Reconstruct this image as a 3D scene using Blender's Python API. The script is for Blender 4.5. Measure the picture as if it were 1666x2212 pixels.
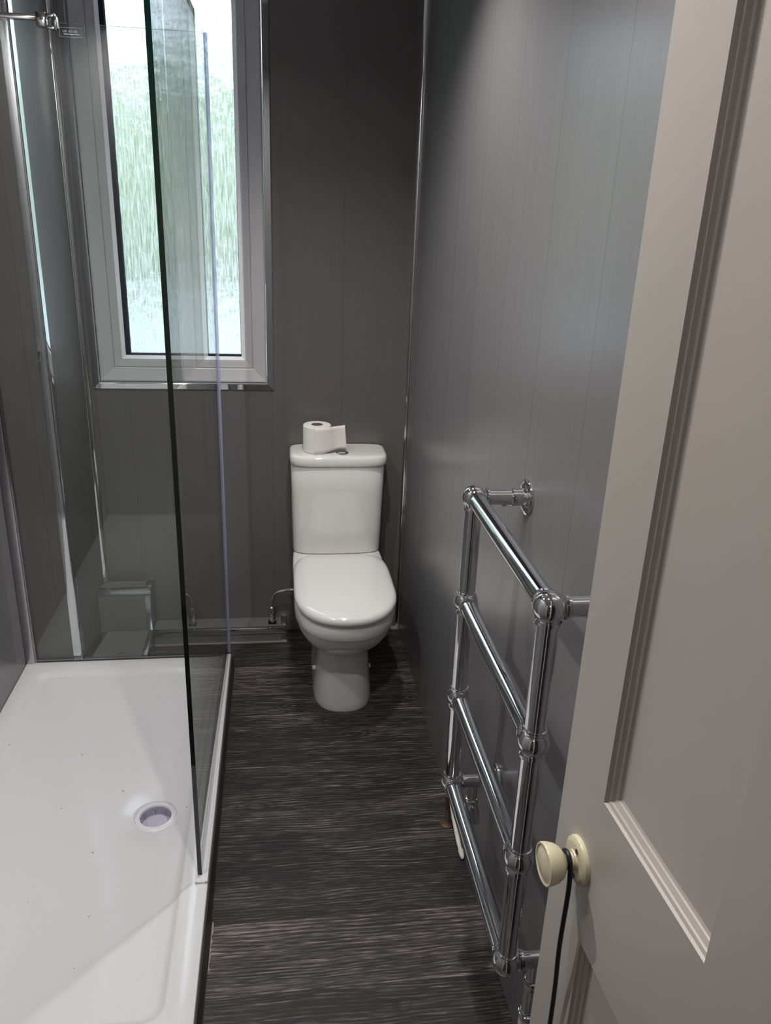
import bpy, bmesh, math, random
from mathutils import Vector, Matrix, noise
random.seed(7)
for o in list(bpy.data.objects):
    bpy.data.objects.remove(o)
SC = bpy.context.scene
COL = SC.collection
PI = math.pi

# ------------------------------------------------------------------ camera
cd = bpy.data.cameras.new('camera'); cam = bpy.data.objects.new('camera', cd); COL.objects.link(cam)
CAM_R = Vector((0.9911, -0.1280, 0.0362)); CAM_D = Vector((-0.0118, -0.3562, -0.9343)); CAM_F = Vector((0.1325, 0.9256, -0.3545))
rot = Matrix((CAM_R, -CAM_D, -CAM_F)).transposed()
cam.matrix_world = Matrix.Translation((0, 0, 1.65)) @ rot.to_4x4()
cd.sensor_fit = 'HORIZONTAL'; cd.sensor_width = 36; cd.lens = 36 * 1707.0 / 1666.0; cd.clip_start = 0.02
SC.camera = cam
# ------------------------------------------------------------------ world, exposure
w = bpy.data.worlds.new('world'); SC.world = w; w.use_nodes = True
nt = w.node_tree; nt.nodes.clear()
wo = nt.nodes.new('ShaderNodeOutputWorld'); bg = nt.nodes.new('ShaderNodeBackground')
tc = nt.nodes.new('ShaderNodeTexCoord'); sx = nt.nodes.new('ShaderNodeSeparateXYZ'); cr = nt.nodes.new('ShaderNodeValToRGB')
nt.links.new(tc.outputs['Generated'], sx.inputs[0]); nt.links.new(sx.outputs['Z'], cr.inputs[0])
cr.color_ramp.elements[0].position = 0.0; cr.color_ramp.elements[0].color = (0.62, 0.74, 0.88, 1)
cr.color_ramp.elements[1].position = 0.6; cr.color_ramp.elements[1].color = (0.80, 0.90, 1.0, 1)
nt.links.new(cr.outputs[0], bg.inputs[0]); bg.inputs[1].default_value = 2.7
nt.links.new(bg.outputs[0], wo.inputs[0])
SC.view_settings.view_transform = 'Standard'; SC.view_settings.look = 'None'
SC.view_settings.gamma = 1; SC.view_settings.exposure = 0.55; SC.view_settings.use_curve_mapping = False
SC.cycles.use_denoising = True; SC.cycles.max_bounces = 14; SC.cycles.transparent_max_bounces = 24
SC.cycles.glossy_bounces = 6; SC.cycles.transmission_bounces = 8; SC.cycles.diffuse_bounces = 5
SC.cycles.sample_clamp_indirect = 6.0
# ------------------------------------------------------------------ lamps: four ceiling downlights, daylight portal in the window
DOWNLIGHTS = [((0.13, 1.92), 34, 122), ((0.06, 0.86), 26, 164), ((-0.60, 1.34), 33, 164), ((-0.52, 2.25), 9, 122)]
for (lx, ly), pw, cone in DOWNLIGHTS:
    ld = bpy.data.lights.new('downlight_lamp', 'SPOT'); ld.energy = pw; ld.color = (1.0, 0.95, 0.915)
    ld.shadow_soft_size = 0.022; ld.spot_size = math.radians(cone); ld.spot_blend = 0.85
    lo = bpy.data.objects.new('downlight_lamp', ld); lo.location = (lx, ly, 2.425); COL.objects.link(lo)
pd = bpy.data.lights.new('window_portal', 'AREA'); pd.shape = 'RECTANGLE'; pd.size = 0.62; pd.size_y = 1.34
pd.cycles.is_portal = True
po = bpy.data.objects.new('window_portal', pd); po.location = (-0.335, 3.02, 1.71); po.rotation_euler = (-PI/2, 0, 0); COL.objects.link(po)
hl = bpy.data.lights.new('hall_lamp', 'POINT'); hl.energy = 2.5; hl.color = (1, 0.9, 0.78); hl.shadow_soft_size = 0.08
ho = bpy.data.objects.new('hall_lamp', hl); ho.location = (-0.1, -0.9, 2.25); COL.objects.link(ho)

# ------------------------------------------------------------------ materials
def newmat(name):
    m = bpy.data.materials.new(name); m.use_nodes = True
    n = m.node_tree.nodes; n.clear()
    out = n.new('ShaderNodeOutputMaterial')
    return m, m.node_tree, out
def P(name, col, rough=0.5, metal=0.0, spec=0.5, coat=0.0, bump=None, var=None):
    """principled with faint procedural variation; bump=(scale, strength, dist), var=(scale, amount)"""
    m, t, out = newmat(name); N, L = t.nodes, t.links
    b = N.new('ShaderNodeBsdfPrincipled'); L.new(b.outputs[0], out.inputs[0])
    b.inputs['Roughness'].default_value = rough; b.inputs['Metallic'].default_value = metal
    b.inputs['Specular IOR Level'].default_value = spec; b.inputs['Coat Weight'].default_value = coat
    b.inputs['Coat Roughness'].default_value = 0.05
    b.inputs['Base Color'].default_value = (*col, 1)
    tc = N.new('ShaderNodeTexCoord')
    if var:
        ns = N.new('ShaderNodeTexNoise'); ns.inputs['Scale'].default_value = var[0]; ns.inputs['Detail'].default_value = 4
        L.new(tc.outputs['Object'], ns.inputs['Vector'])
        mx = N.new('ShaderNodeMix'); mx.data_type = 'RGBA'
        mx.inputs[6].default_value = (*[c * (1 - var[1]) for c in col], 1); mx.inputs[7].default_value = (*[min(1, c * (1 + var[1])) for c in col], 1)
        L.new(ns.outputs[0], mx.inputs[0]); L.new(mx.outputs[2], b.inputs['Base Color'])
    if bump:
        ns2 = N.new('ShaderNodeTexNoise'); ns2.inputs['Scale'].default_value = bump[0]; ns2.inputs['Detail'].default_value = 3
        L.new(tc.outputs['Object'], ns2.inputs['Vector'])
        bp = N.new('ShaderNodeBump'); bp.inputs['Strength'].default_value = bump[1]; bp.inputs['Distance'].default_value = bump[2]
        L.new(ns2.outputs[0], bp.inputs['Height']); L.new(bp.outputs[0], b.inputs['Normal'])
    return m
def math_node(t, op, a=None, b=None, c=None):
    n = t.nodes.new('ShaderNodeMath'); n.operation = op
    for i, v in enumerate((a, b, c)):
        if v is None: continue
        if isinstance(v, (int, float)): n.inputs[i].default_value = v
        else: t.links.new(v, n.inputs[i])
    return n.outputs[0]
def vmul(t, vec, s):
    n = t.nodes.new('ShaderNodeVectorMath'); n.operation = 'MULTIPLY'; t.links.new(vec, n.inputs[0]); n.inputs[1].default_value = s
    return n.outputs[0]

def wall_panel(name, axis, phase, pitch, col=(0.166, 0.162, 0.168), rough=0.30):
    """PVC wall panels: fine vertical streaks and narrow tongue and groove joints"""
    m, t, out = newmat(name); N, L = t.nodes, t.links
    b = N.new('ShaderNodeBsdfPrincipled'); L.new(b.outputs[0], out.inputs[0])
    tc = N.new('ShaderNodeTexCoord'); sp = N.new('ShaderNodeSeparateXYZ'); L.new(tc.outputs['Object'], sp.inputs[0])
    u = sp.outputs[axis]
    # joints
    f = math_node(t, 'FRACT', math_node(t, 'DIVIDE', math_node(t, 'ADD', u, -phase + 50 * pitch), pitch))
    d = math_node(t, 'ABSOLUTE', math_node(t, 'SUBTRACT', f, 0.5))          # 0.5 at the joint
    j = math_node(t, 'GREATER_THAN', d, 0.5 - 0.0009 / pitch)
    # streaks
    cmb = N.new('ShaderNodeCombineXYZ'); L.new(u, cmb.inputs[0]); L.new(sp.outputs['Z'], cmb.inputs[1])
    n1 = N.new('ShaderNodeTexNoise'); n1.inputs['Scale'].default_value = 1.0; n1.inputs['Detail'].default_value = 3
    L.new(vmul(t, cmb.outputs[0], (420, 9, 1)), n1.inputs['Vector'])
    n2 = N.new('ShaderNodeTexNoise'); n2.inputs['Scale'].default_value = 1.0; n2.inputs['Detail'].default_value = 3
    L.new(vmul(t, cmb.outputs[0], (60, 0.8, 1)), n2.inputs['Vector'])
    s = math_node(t, 'ADD', math_node(t, 'MULTIPLY', n1.outputs[0], 0.6), math_node(t, 'MULTIPLY', n2.outputs[0], 0.4))
    mx = N.new('ShaderNodeMix'); mx.data_type = 'RGBA'; L.new(s, mx.inputs[0])
    mx.inputs[6].default_value = (*[c * 0.82 for c in col], 1); mx.inputs[7].default_value = (*[c * 1.18 for c in col], 1)
    mj = N.new('ShaderNodeMix'); mj.data_type = 'RGBA'; L.new(j, mj.inputs[0]); L.new(mx.outputs[2], mj.inputs[6])
    mj.inputs[7].default_value = (*[c * 0.66 for c in col], 1); L.new(mj.outputs[2], b.inputs['Base Color'])
    b.inputs['Roughness'].default_value = rough; b.inputs['Specular IOR Level'].default_value = 0.75
    bp = N.new('ShaderNodeBump'); bp.inputs['Strength'].default_value = 0.05; bp.inputs['Distance'].default_value = 0.0004
    L.new(math_node(t, 'SUBTRACT', math_node(t, 'MULTIPLY', n1.outputs[0], 0.7), j), bp.inputs['Height']); L.new(bp.outputs[0], b.inputs['Normal'])
    return m

def floor_mat():
    m, t, out = newmat('vinyl_planks'); N, L = t.nodes, t.links
    b = N.new('ShaderNodeBsdfPrincipled'); L.new(b.outputs[0], out.inputs[0])
    tc = N.new('ShaderNodeTexCoord'); sp = N.new('ShaderNodeSeparateXYZ'); L.new(tc.outputs['Object'], sp.inputs[0])
    X, Y = sp.outputs['X'], sp.outputs['Y']
    pw = 0.196
    q = math_node(t, 'DIVIDE', math_node(t, 'ADD', Y, -1.4868 + 20 * pw), pw)
    idx = math_node(t, 'FLOOR', q); fr = math_node(t, 'FRACT', q)
    wn = N.new('ShaderNodeTexWhiteNoise'); wn.noise_dimensions = '1D'; L.new(idx, wn.inputs['W'])
    seam = math_node(t, 'GREATER_THAN', math_node(t, 'ABSOLUTE', math_node(t, 'SUBTRACT', fr, 0.5)), 0.5 - 0.006)
    off = math_node(t, 'MULTIPLY', wn.outputs['Value'], 13.0)
    cmb = N.new('ShaderNodeCombineXYZ')
    L.new(math_node(t, 'ADD', X, off), cmb.inputs[0]); L.new(Y, cmb.inputs[1]); L.new(off, cmb.inputs[2])
    # distortion around knots
    nd = N.new('ShaderNodeTexNoise'); nd.inputs['Scale'].default_value = 1.0; nd.inputs['Detail'].default_value = 2
    L.new(vmul(t, cmb.outputs[0], (2.2, 7, 1)), nd.inputs['Vector'])
    yd = math_node(t, 'ADD', Y, math_node(t, 'MULTIPLY', nd.outputs[0], 0.055))
    c2 = N.new('ShaderNodeCombineXYZ'); L.new(math_node(t, 'ADD', X, off), c2.inputs[0]); L.new(yd, c2.inputs[1]); L.new(off, c2.inputs[2])
    g1 = N.new('ShaderNodeTexNoise'); g1.inputs['Scale'].default_value = 1; g1.inputs['Detail'].default_value = 5; g1.inputs['Roughness'].default_value = 0.7
    L.new(vmul(t, c2.outputs[0], (3.5, 170, 1)), g1.inputs['Vector'])
    g2 = N.new('ShaderNodeTexNoise'); g2.inputs['Scale'].default_value = 1; g2.inputs['Detail'].default_value = 4
    L.new(vmul(t, cmb.outputs[0], (22, 400, 1)), g2.inputs['Vector'])
    g3 = N.new('ShaderNodeTexNoise'); g3.inputs['Scale'].default_value = 1; g3.inputs['Detail'].default_value = 3
    L.new(vmul(t, cmb.outputs[0], (3, 10, 1)), g3.inputs['Vector'])
    wv = N.new('ShaderNodeTexWave'); wv.wave_type = 'BANDS'; wv.bands_direction = 'Y'; wv.inputs['Scale'].default_value = 1.0
    wv.inputs['Distortion'].default_value = 2.2; wv.inputs['Detail'].default_value = 2; wv.inputs['Detail Scale'].default_value = 0.8
    L.new(vmul(t, c2.outputs[0], (2.2, 34, 1)), wv.inputs['Vector'])
    s = math_node(t, 'ADD', math_node(t, 'MULTIPLY', g1.outputs[0], 0.58), math_node(t, 'MULTIPLY_ADD', g2.outputs[0], 0.62, -0.16))
    s = math_node(t, 'ADD', s, math_node(t, 'MULTIPLY', g3.outputs[0], 0.30))
    s = math_node(t, 'ADD', s, math_node(t, 'MULTIPLY', wv.outputs[0], 0.10))
    s = math_node(t, 'ADD', s, math_node(t, 'MULTIPLY', wn.outputs['Value'], 0.12))
    g4 = N.new('ShaderNodeTexNoise'); g4.inputs['Scale'].default_value = 1; g4.inputs['Detail'].default_value = 3; g4.inputs['Distortion'].default_value = 0.4
    L.new(vmul(t, c2.outputs[0], (9, 230, 1)), g4.inputs['Vector'])
    pale = math_node(t, 'MULTIPLY', math_node(t, 'MAXIMUM', math_node(t, 'SUBTRACT', g4.outputs[0], 0.60), 0.0), 1.6)
    vk = N.new('ShaderNodeTexVoronoi'); vk.inputs['Scale'].default_value = 1; L.new(vmul(t, cmb.outputs[0], (3.4, 7.5, 1)), vk.inputs['Vector'])
    ring = math_node(t, 'SINE', math_node(t, 'MULTIPLY', vk.outputs['Distance'], 75.0))
    near = math_node(t, 'MAXIMUM', math_node(t, 'SUBTRACT', 0.30, vk.outputs['Distance']), 0.0)
    s = math_node(t, 'ADD', s, math_node(t, 'MULTIPLY', math_node(t, 'MULTIPLY', ring, near), 0.30))
    s = math_node(t, 'SUBTRACT', math_node(t, 'ADD', s, pale), math_node(t, 'MULTIPLY', near, 0.20))
    s = math_node(t, 'MULTIPLY_ADD', math_node(t, 'SUBTRACT', s, 0.75), 1.25, 0.745)
    rp = N.new('ShaderNodeValToRGB'); L.new(s, rp.inputs[0])
    e = rp.color_ramp.elements; e[0].position = 0.56; e[0].color = (0.014, 0.012, 0.013, 1); e[1].position = 1.0; e[1].color = (0.33, 0.28, 0.26, 1)
    k = e.new(0.70); k.color = (0.046, 0.040, 0.040, 1); k = e.new(0.82); k.color = (0.110, 0.094, 0.091, 1)
    mx = N.new('ShaderNodeMix'); mx.data_type = 'RGBA'; L.new(math_node(t, 'MULTIPLY', seam, 0.85), mx.inputs[0]); L.new(rp.outputs[0], mx.inputs[6])
    mx.inputs[7].default_value = (0.02, 0.018, 0.018, 1); L.new(mx.outputs[2], b.inputs['Base Color'])
    b.inputs['Roughness'].default_value = 0.48; b.inputs['Specular IOR Level'].default_value = 0.4
    bp = N.new('ShaderNodeBump'); bp.inputs['Strength'].default_value = 0.35; bp.inputs['Distance'].default_value = 0.001
    L.new(math_node(t, 'SUBTRACT', s, seam), bp.inputs['Height']); L.new(bp.outputs[0], b.inputs['Normal'])
    return m

def schlick(t):
    N, L = t.nodes, t.links
    g = N.new('ShaderNodeNewGeometry'); dt = N.new('ShaderNodeVectorMath'); dt.operation = 'DOT_PRODUCT'
    L.new(g.outputs['Normal'], dt.inputs[0]); L.new(g.outputs['Incoming'], dt.inputs[1])
    c = math_node(t, 'ABSOLUTE', dt.outputs['Value'])
    return math_node(t, 'MULTIPLY_ADD', math_node(t, 'POWER', math_node(t, 'SUBTRACT', 1.0, c), 5.0), 0.96, 0.04)

def shower_glass():
    m, t, out = newmat('clear_glass'); N, L = t.nodes, t.links
    tr = N.new('ShaderNodeBsdfTransparent'); tr.inputs[0].default_value = (0.955, 0.975, 0.965, 1)
    gl = N.new('ShaderNodeBsdfGlossy'); gl.inputs['Roughness'].default_value = 0.0; gl.inputs[0].default_value = (1, 1, 1, 1)
    mx = N.new('ShaderNodeMixShader'); L.new(schlick(t), mx.inputs[0]); L.new(tr.outputs[0], mx.inputs[1]); L.new(gl.outputs[0], mx.inputs[2])
    L.new(mx.outputs[0], out.inputs[0]); return m

def window_glass():
    """obscure glass with vertical rain-like ribs"""
    m, t, out = newmat('obscure_glass'); N, L = t.nodes, t.links
    tc = N.new('ShaderNodeTexCoord')
    n1 = N.new('ShaderNodeTexNoise'); n1.inputs['Scale'].default_value = 1; n1.inputs['Detail'].default_value = 4; n1.inputs['Roughness'].default_value = 0.6
    n1.inputs['Distortion'].default_value = 0.5
    L.new(vmul(t, tc.outputs['Object'], (170, 1, 15)), n1.inputs['Vector'])
    n2 = N.new('ShaderNodeTexNoise'); n2.inputs['Scale'].default_value = 26; n2.inputs['Detail'].default_value = 3
    L.new(tc.outputs['Object'], n2.inputs['Vector'])
    hgt = math_node(t, 'ADD', n1.outputs[0], math_node(t, 'MULTIPLY', n2.outputs[0], 0.7))
    bp = N.new('ShaderNodeBump'); bp.inputs['Strength'].default_value = 1.0; bp.inputs['Distance'].default_value = 0.017
    L.new(hgt, bp.inputs['Height'])
    rf = N.new('ShaderNodeBsdfRefraction'); rf.inputs['IOR'].default_value = 1.45; rf.inputs['Roughness'].default_value = 0.14
    rf.inputs[0].default_value = (0.97, 1.0, 0.99, 1)
    L.new(bp.outputs[0], rf.inputs['Normal'])
    tr = N.new('ShaderNodeBsdfTransparent'); tr.inputs[0].default_value = (0.93, 0.97, 0.95, 1)
    tl = N.new('ShaderNodeBsdfTranslucent'); tl.inputs[0].default_value = (0.95, 0.98, 0.97, 1); L.new(bp.outputs[0], tl.inputs['Normal'])
    m1 = N.new('ShaderNodeMixShader'); m1.inputs[0].default_value = 0.82; L.new(tr.outputs[0], m1.inputs[1]); L.new(rf.outputs[0], m1.inputs[2])
    m2 = N.new('ShaderNodeMixShader'); L.new(math_node(t, 'MINIMUM', math_node(t, 'MAXIMUM', math_node(t, 'MULTIPLY_ADD', n1.outputs[0], 1.5, -0.40), 0.05), 0.60), m2.inputs[0]); L.new(m1.outputs[0], m2.inputs[1]); L.new(tl.outputs[0], m2.inputs[2])
    gl = N.new('ShaderNodeBsdfGlossy'); gl.inputs['Roughness'].default_value = 0.12; L.new(bp.outputs[0], gl.inputs['Normal'])
    m3 = N.new('ShaderNodeMixShader'); m3.inputs[0].default_value = 0.05; L.new(m2.outputs[0], m3.inputs[1]); L.new(gl.outputs[0], m3.inputs[2])
    L.new(m3.outputs[0], out.inputs[0]); return m

def tray_mat():
    m, t, out = newmat('white_acrylic'); N, L = t.nodes, t.links
    b = N.new('ShaderNodeBsdfPrincipled'); L.new(b.outputs[0], out.inputs[0])
    tc = N.new('ShaderNodeTexCoord')
    vo = N.new('ShaderNodeTexVoronoi'); vo.inputs['Scale'].default_value = 26; L.new(tc.outputs['Object'], vo.inputs['Vector'])
    wn = N.new('ShaderNodeSeparateColor'); L.new(vo.outputs['Color'], wn.inputs[0])
    rad = math_node(t, 'MULTIPLY', math_node(t, 'SUBTRACT', wn.outputs[0], 0.55), 0.17)
    spk = math_node(t, 'LESS_THAN', vo.outputs['Distance'], rad)
    ns = N.new('ShaderNodeTexNoise'); ns.inputs['Scale'].default_value = 2.5; L.new(tc.outputs['Object'], ns.inputs['Vector'])
    m0 = N.new('ShaderNodeMix'); m0.data_type = 'RGBA'; L.new(ns.outputs[0], m0.inputs[0]); m0.inputs[6].default_value = (0.76, 0.755, 0.785, 1); m0.inputs[7].default_value = (0.81, 0.805, 0.83, 1)
    mx = N.new('ShaderNodeMix'); mx.data_type = 'RGBA'; L.new(math_node(t, 'MULTIPLY', spk, 0.75), mx.inputs[0]); L.new(m0.outputs[2], mx.inputs[6]); mx.inputs[7].default_value = (0.2, 0.17, 0.15, 1)
    L.new(mx.outputs[2], b.inputs['Base Color'])
    b.inputs['Roughness'].default_value = 0.16; b.inputs['Coat Weight'].default_value = 0.5; b.inputs['Coat Roughness'].default_value = 0.08
    return m

def door_mat():
    m, t, out = newmat('painted_door'); N, L = t.nodes, t.links
    b = N.new('ShaderNodeBsdfPrincipled'); L.new(b.outputs[0], out.inputs[0])
    tc = N.new('ShaderNodeTexCoord')
    n1 = N.new('ShaderNodeTexNoise'); n1.inputs['Scale'].default_value = 5; n1.inputs['Detail'].default_value = 4; L.new(tc.outputs['Object'], n1.inputs['Vector'])
    m0 = N.new('ShaderNodeMix'); m0.data_type = 'RGBA'; L.new(n1.outputs[0], m0.inputs[0]); m0.inputs[6].default_value = (0.435, 0.408, 0.375, 1); m0.inputs[7].default_value = (0.485, 0.455, 0.420, 1)
    vo = N.new('ShaderNodeTexVoronoi'); vo.inputs['Scale'].default_value = 9
    L.new(vmul(t, tc.outputs['Object'], (1.6, 1, 0.55)), vo.inputs['Vector'])
    sc = N.new('ShaderNodeSeparateColor'); L.new(vo.outputs['Color'], sc.inputs[0])
    spk = math_node(t, 'LESS_THAN', vo.outputs['Distance'], math_node(t, 'MULTIPLY', math_node(t, 'SUBTRACT', sc.outputs[0], 0.85), 0.22))
    mx = N.new('ShaderNodeMix'); mx.data_type = 'RGBA'; L.new(math_node(t, 'MULTIPLY', spk, 0.6), mx.inputs[0]); L.new(m0.outputs[2], mx.inputs[6]); mx.inputs[7].default_value = (0.2, 0.09, 0.06, 1)
    L.new(mx.outputs[2], b.inputs['Base Color']); b.inputs['Roughness'].default_value = 0.38
    n2 = N.new('ShaderNodeTexNoise'); n2.inputs['Scale'].default_value = 160; L.new(tc.outputs['Object'], n2.inputs['Vector'])
    bp = N.new('ShaderNodeBump'); bp.inputs['Strength'].default_value = 0.15; bp.inputs['Distance'].default_value = 0.0006
    L.new(n2.outputs[0], bp.inputs['Height']); L.new(bp.outputs[0], b.inputs['Normal'])
    return m

def clear_seal():
    m, t, out = newmat('clear_plastic_seal'); N, L = t.nodes, t.links
    b = N.new('ShaderNodeBsdfPrincipled'); b.inputs['Base Color'].default_value = (0.58, 0.60, 0.78, 1); b.inputs['Roughness'].default_value = 0.2
    tr = N.new('ShaderNodeBsdfTransparent'); tr.inputs[0].default_value = (0.80, 0.84, 0.95, 1)
    ns = N.new('ShaderNodeTexNoise'); ns.inputs['Scale'].default_value = 9; tc = N.new('ShaderNodeTexCoord'); L.new(tc.outputs['Object'], ns.inputs['Vector'])
    mx = N.new('ShaderNodeMixShader'); L.new(math_node(t, 'MULTIPLY_ADD', ns.outputs[0], 0.3, 0.25), mx.inputs[0]); L.new(tr.outputs[0], mx.inputs[1]); L.new(b.outputs[0], mx.inputs[2])
    L.new(mx.outputs[0], out.inputs[0]); return m
M = dict(
    clearseal=clear_seal(),
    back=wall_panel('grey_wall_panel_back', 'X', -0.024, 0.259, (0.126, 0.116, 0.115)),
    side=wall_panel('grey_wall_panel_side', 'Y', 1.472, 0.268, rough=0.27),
    plain=P('grey_panel_board', (0.165, 0.161, 0.162), 0.36, var=(30, 0.12)),
    floor=floor_mat(), glass=shower_glass(), wglass=window_glass(), tray=tray_mat(), door=door_mat(),
    glass_edge=P('green_glass_edge', (0.002, 0.010, 0.008), 0.05, spec=0.6, var=(40, 0.3)),
    glass_edge_pale=P('pale_glass_edge', (0.30, 0.38, 0.44), 0.08, spec=0.8, var=(40, 0.2)),
    chrome=P('chrome', (0.78, 0.78, 0.80), 0.045, metal=1.0, var=(8, 0.03)),
    chrome_dark=P('dark_chrome', (0.42, 0.40, 0.39), 0.12, metal=1.0, var=(8, 0.05)),
    satin=P('satin_aluminium', (0.46, 0.46, 0.48), 0.24, metal=1.0, var=(12, 0.06), bump=(60, 0.1, 0.0005)),
    ceramic=P('white_ceramic', (0.80, 0.79, 0.77), 0.07, spec=0.6, coat=0.4, var=(3, 0.015)),
    seatplastic=P('white_seat_plastic', (0.80, 0.79, 0.78), 0.12, spec=0.55, coat=0.3, var=(3, 0.015)),
    upvc=P('backlit_grey_upvc', (0.47, 0.46, 0.48), 0.3, var=(4, 0.03)),  # white window frame; its backlit shade is put into this grey base colour
    black=P('black_rubber', (0.006, 0.006, 0.014), 0.8, spec=0.1, var=(20, 0.3)),
    paper=P('toilet_paper', (0.80, 0.77, 0.75), 0.95, spec=0.1, bump=(260, 0.5, 0.001), var=(60, 0.04)),
    card=P('brown_cardboard', (0.22, 0.14, 0.09), 0.9, var=(60, 0.1)),
    lilac=P('lilac_plastic', (0.50, 0.49, 0.60), 0.25, var=(10, 0.04)),
    whitepl=P('white_plastic', (0.80, 0.80, 0.84), 0.2, var=(6, 0.03)),
    cream=P('cream_paint', (0.66, 0.61, 0.43), 0.3, var=(20, 0.05)),
    silicone=P('grubby_sealant', (0.27, 0.235, 0.20), 0.6, var=(60, 0.35)),
    darkstrip=P('dark_edging', (0.055, 0.045, 0.045), 0.5, var=(30, 0.2)),
    brown=P('brown_rusty_pipe', (0.10, 0.045, 0.03), 0.5, var=(40, 0.3)),
    cablemat=P('white_cable', (0.72, 0.72, 0.66), 0.5, var=(20, 0.05)),
    cord=P('black_cord', (0.008, 0.008, 0.012), 0.35, var=(20, 0.2)),
    ceiling=P('white_ceiling', (0.62, 0.61, 0.60), 0.6, var=(3, 0.03)),
    nearwall=P('pale_wall_paint', (0.46, 0.46, 0.48), 0.5, var=(3, 0.04)),
    hall=P('hall_paint', (0.38, 0.35, 0.31), 0.8, var=(3, 0.05)),
    etch=P('white_etching', (0.80, 0.82, 0.86), 0.6, var=(50, 0.05)),
    ground=P('pale_paving', (0.62, 0.63, 0.62), 0.8, var=(2, 0.15)),
    render=P('pale_garden_wall', (0.40, 0.44, 0.43), 0.8, var=(1.5, 0.10)),
    leaf=P('hedge_leaves', (0.15, 0.21, 0.10), 0.6, var=(1.6, 0.65), bump=(12, 0.6, 0.05)),
)

# ------------------------------------------------------------------ mesh helpers
def link(name, bm, mats, parent=None, smooth=None):
    bmesh.ops.recalc_face_normals(bm, faces=bm.faces[:])
    me = bpy.data.meshes.new(name); bm.to_mesh(me); bm.free()
    for mm in (mats if isinstance(mats, (list, tuple)) else [mats]): me.materials.append(mm)
    if smooth is not None:
        me.shade_smooth(); me.set_sharp_from_angle(angle=math.radians(smooth))
    o = bpy.data.objects.new(name, me); COL.objects.link(o)
    if parent: o.parent = parent
    return o
def thing(name, label, cat, loc=(0, 0, 0), group=None):
    o = bpy.data.objects.new(name, None); COL.objects.link(o); o.location = loc; o.empty_display_size = 0.05
    o['label'] = label; o['category'] = cat
    if group: o['group'] = group
    return o
def tag(o, label, cat, group=None):
    o['label'] = label; o['category'] = cat
    if group: o['group'] = group
    return o
def structure(o): o['kind'] = 'structure'; return o
def sroot(name, loc=(0, 0, 0)):
    o = bpy.data.objects.new(name, None); COL.objects.link(o); o.location = loc; o['kind'] = 'structure'; return o
def box(bm, x0, x1, y0, y1, z0, z1, bevel=0.0, mi=0, seg=2):
    vs = [bm.verts.new((x, y, z)) for x in (x0, x1) for y in (y0, y1) for z in (z0, z1)]
    idx = [(0, 1, 3, 2), (4, 6, 7, 5), (0, 4, 5, 1), (2, 3, 7, 6), (0, 2, 6, 4), (1, 5, 7, 3)]
    fs = [bm.faces.new([vs[i] for i in f]) for f in idx]
    for f in fs: f.material_index = mi
    if bevel:
        es = list({e for f in fs for e in f.edges})
        bmesh.ops.bevel(bm, geom=es, offset=bevel, segments=seg, affect='EDGES', profile=0.5)
    return bm
def B(*a, **k):
    bm = bmesh.new(); return box(bm, *a, **k)
def frame_of(d):
    d = Vector(d).normalized(); a = Vector((0, 0, 1)) if abs(d.z) < 0.9 else Vector((1, 0, 0))
    u = d.cross(a).normalized(); v = d.cross(u).normalized(); return u, v
def lathe(bm, origin, axis, prof, n=40, mi=0, cap=(True, True)):
    """prof: list of (radius, distance along axis)"""
    o = Vector(origin); d = Vector(axis).normalized(); u, v = frame_of(d); rings = []
    for r, h in prof:
        if r < 1e-6: rings.append([bm.verts.new(o + d * h)])
        else: rings.append([bm.verts.new(o + d * h + (u * math.cos(2 * PI * i / n) + v * math.sin(2 * PI * i / n)) * r) for i in range(n)])
    for a, b in zip(rings, rings[1:]):
        if len(a) == 1 and len(b) == 1: continue
        for i in range(n):
            j = (i + 1) % n
            f = [a[0], b[i], b[j]] if len(a) == 1 else [a[i], a[j], b[0]] if len(b) == 1 else [a[i], a[j], b[j], b[i]]
            bm.faces.new(f).material_index = mi
    if cap[0] and len(rings[0]) > 1: bm.faces.new(rings[0][::-1]).material_index = mi
    if cap[1] and len(rings[-1]) > 1: bm.faces.new(rings[-1]).material_index = mi
    return bm
def cyl(bm, a, b, r, n=36, mi=0, ch=0.0):
    a, b = Vector(a), Vector(b); L = (b - a).length
    pr = [(r, 0), (r, L)] if not ch else [(r - ch, 0), (r, ch), (r, L - ch), (r - ch, L)]
    return lathe(bm, a, b - a, pr, n, mi)
def sphere(bm, c, r, n=36):
    pr = [(r * math.sin(PI * i / 20), -r * math.cos(PI * i / 20)) for i in range(21)]
    pr[0] = (0, -r); pr[-1] = (0, r); return lathe(bm, c, (0, 0, 1), pr, n)
def smooth_path(pts, k=8):
    P_ = [Vector(p) for p in pts]; out = []
    P_ = [P_[0] * 2 - P_[1]] + P_ + [P_[-1] * 2 - P_[-2]]
    for i in range(1, len(P_) - 2):
        p0, p1, p2, p3 = P_[i - 1:i + 3]
        for s in range(k):
            t = s / k
            out.append(0.5 * ((2 * p1) + (p2 - p0) * t + (2 * p0 - 5 * p1 + 4 * p2 - p3) * t * t + (3 * p1 - p0 - 3 * p2 + p3) * t ** 3))
    out.append(P_[-2]); return out
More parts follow.
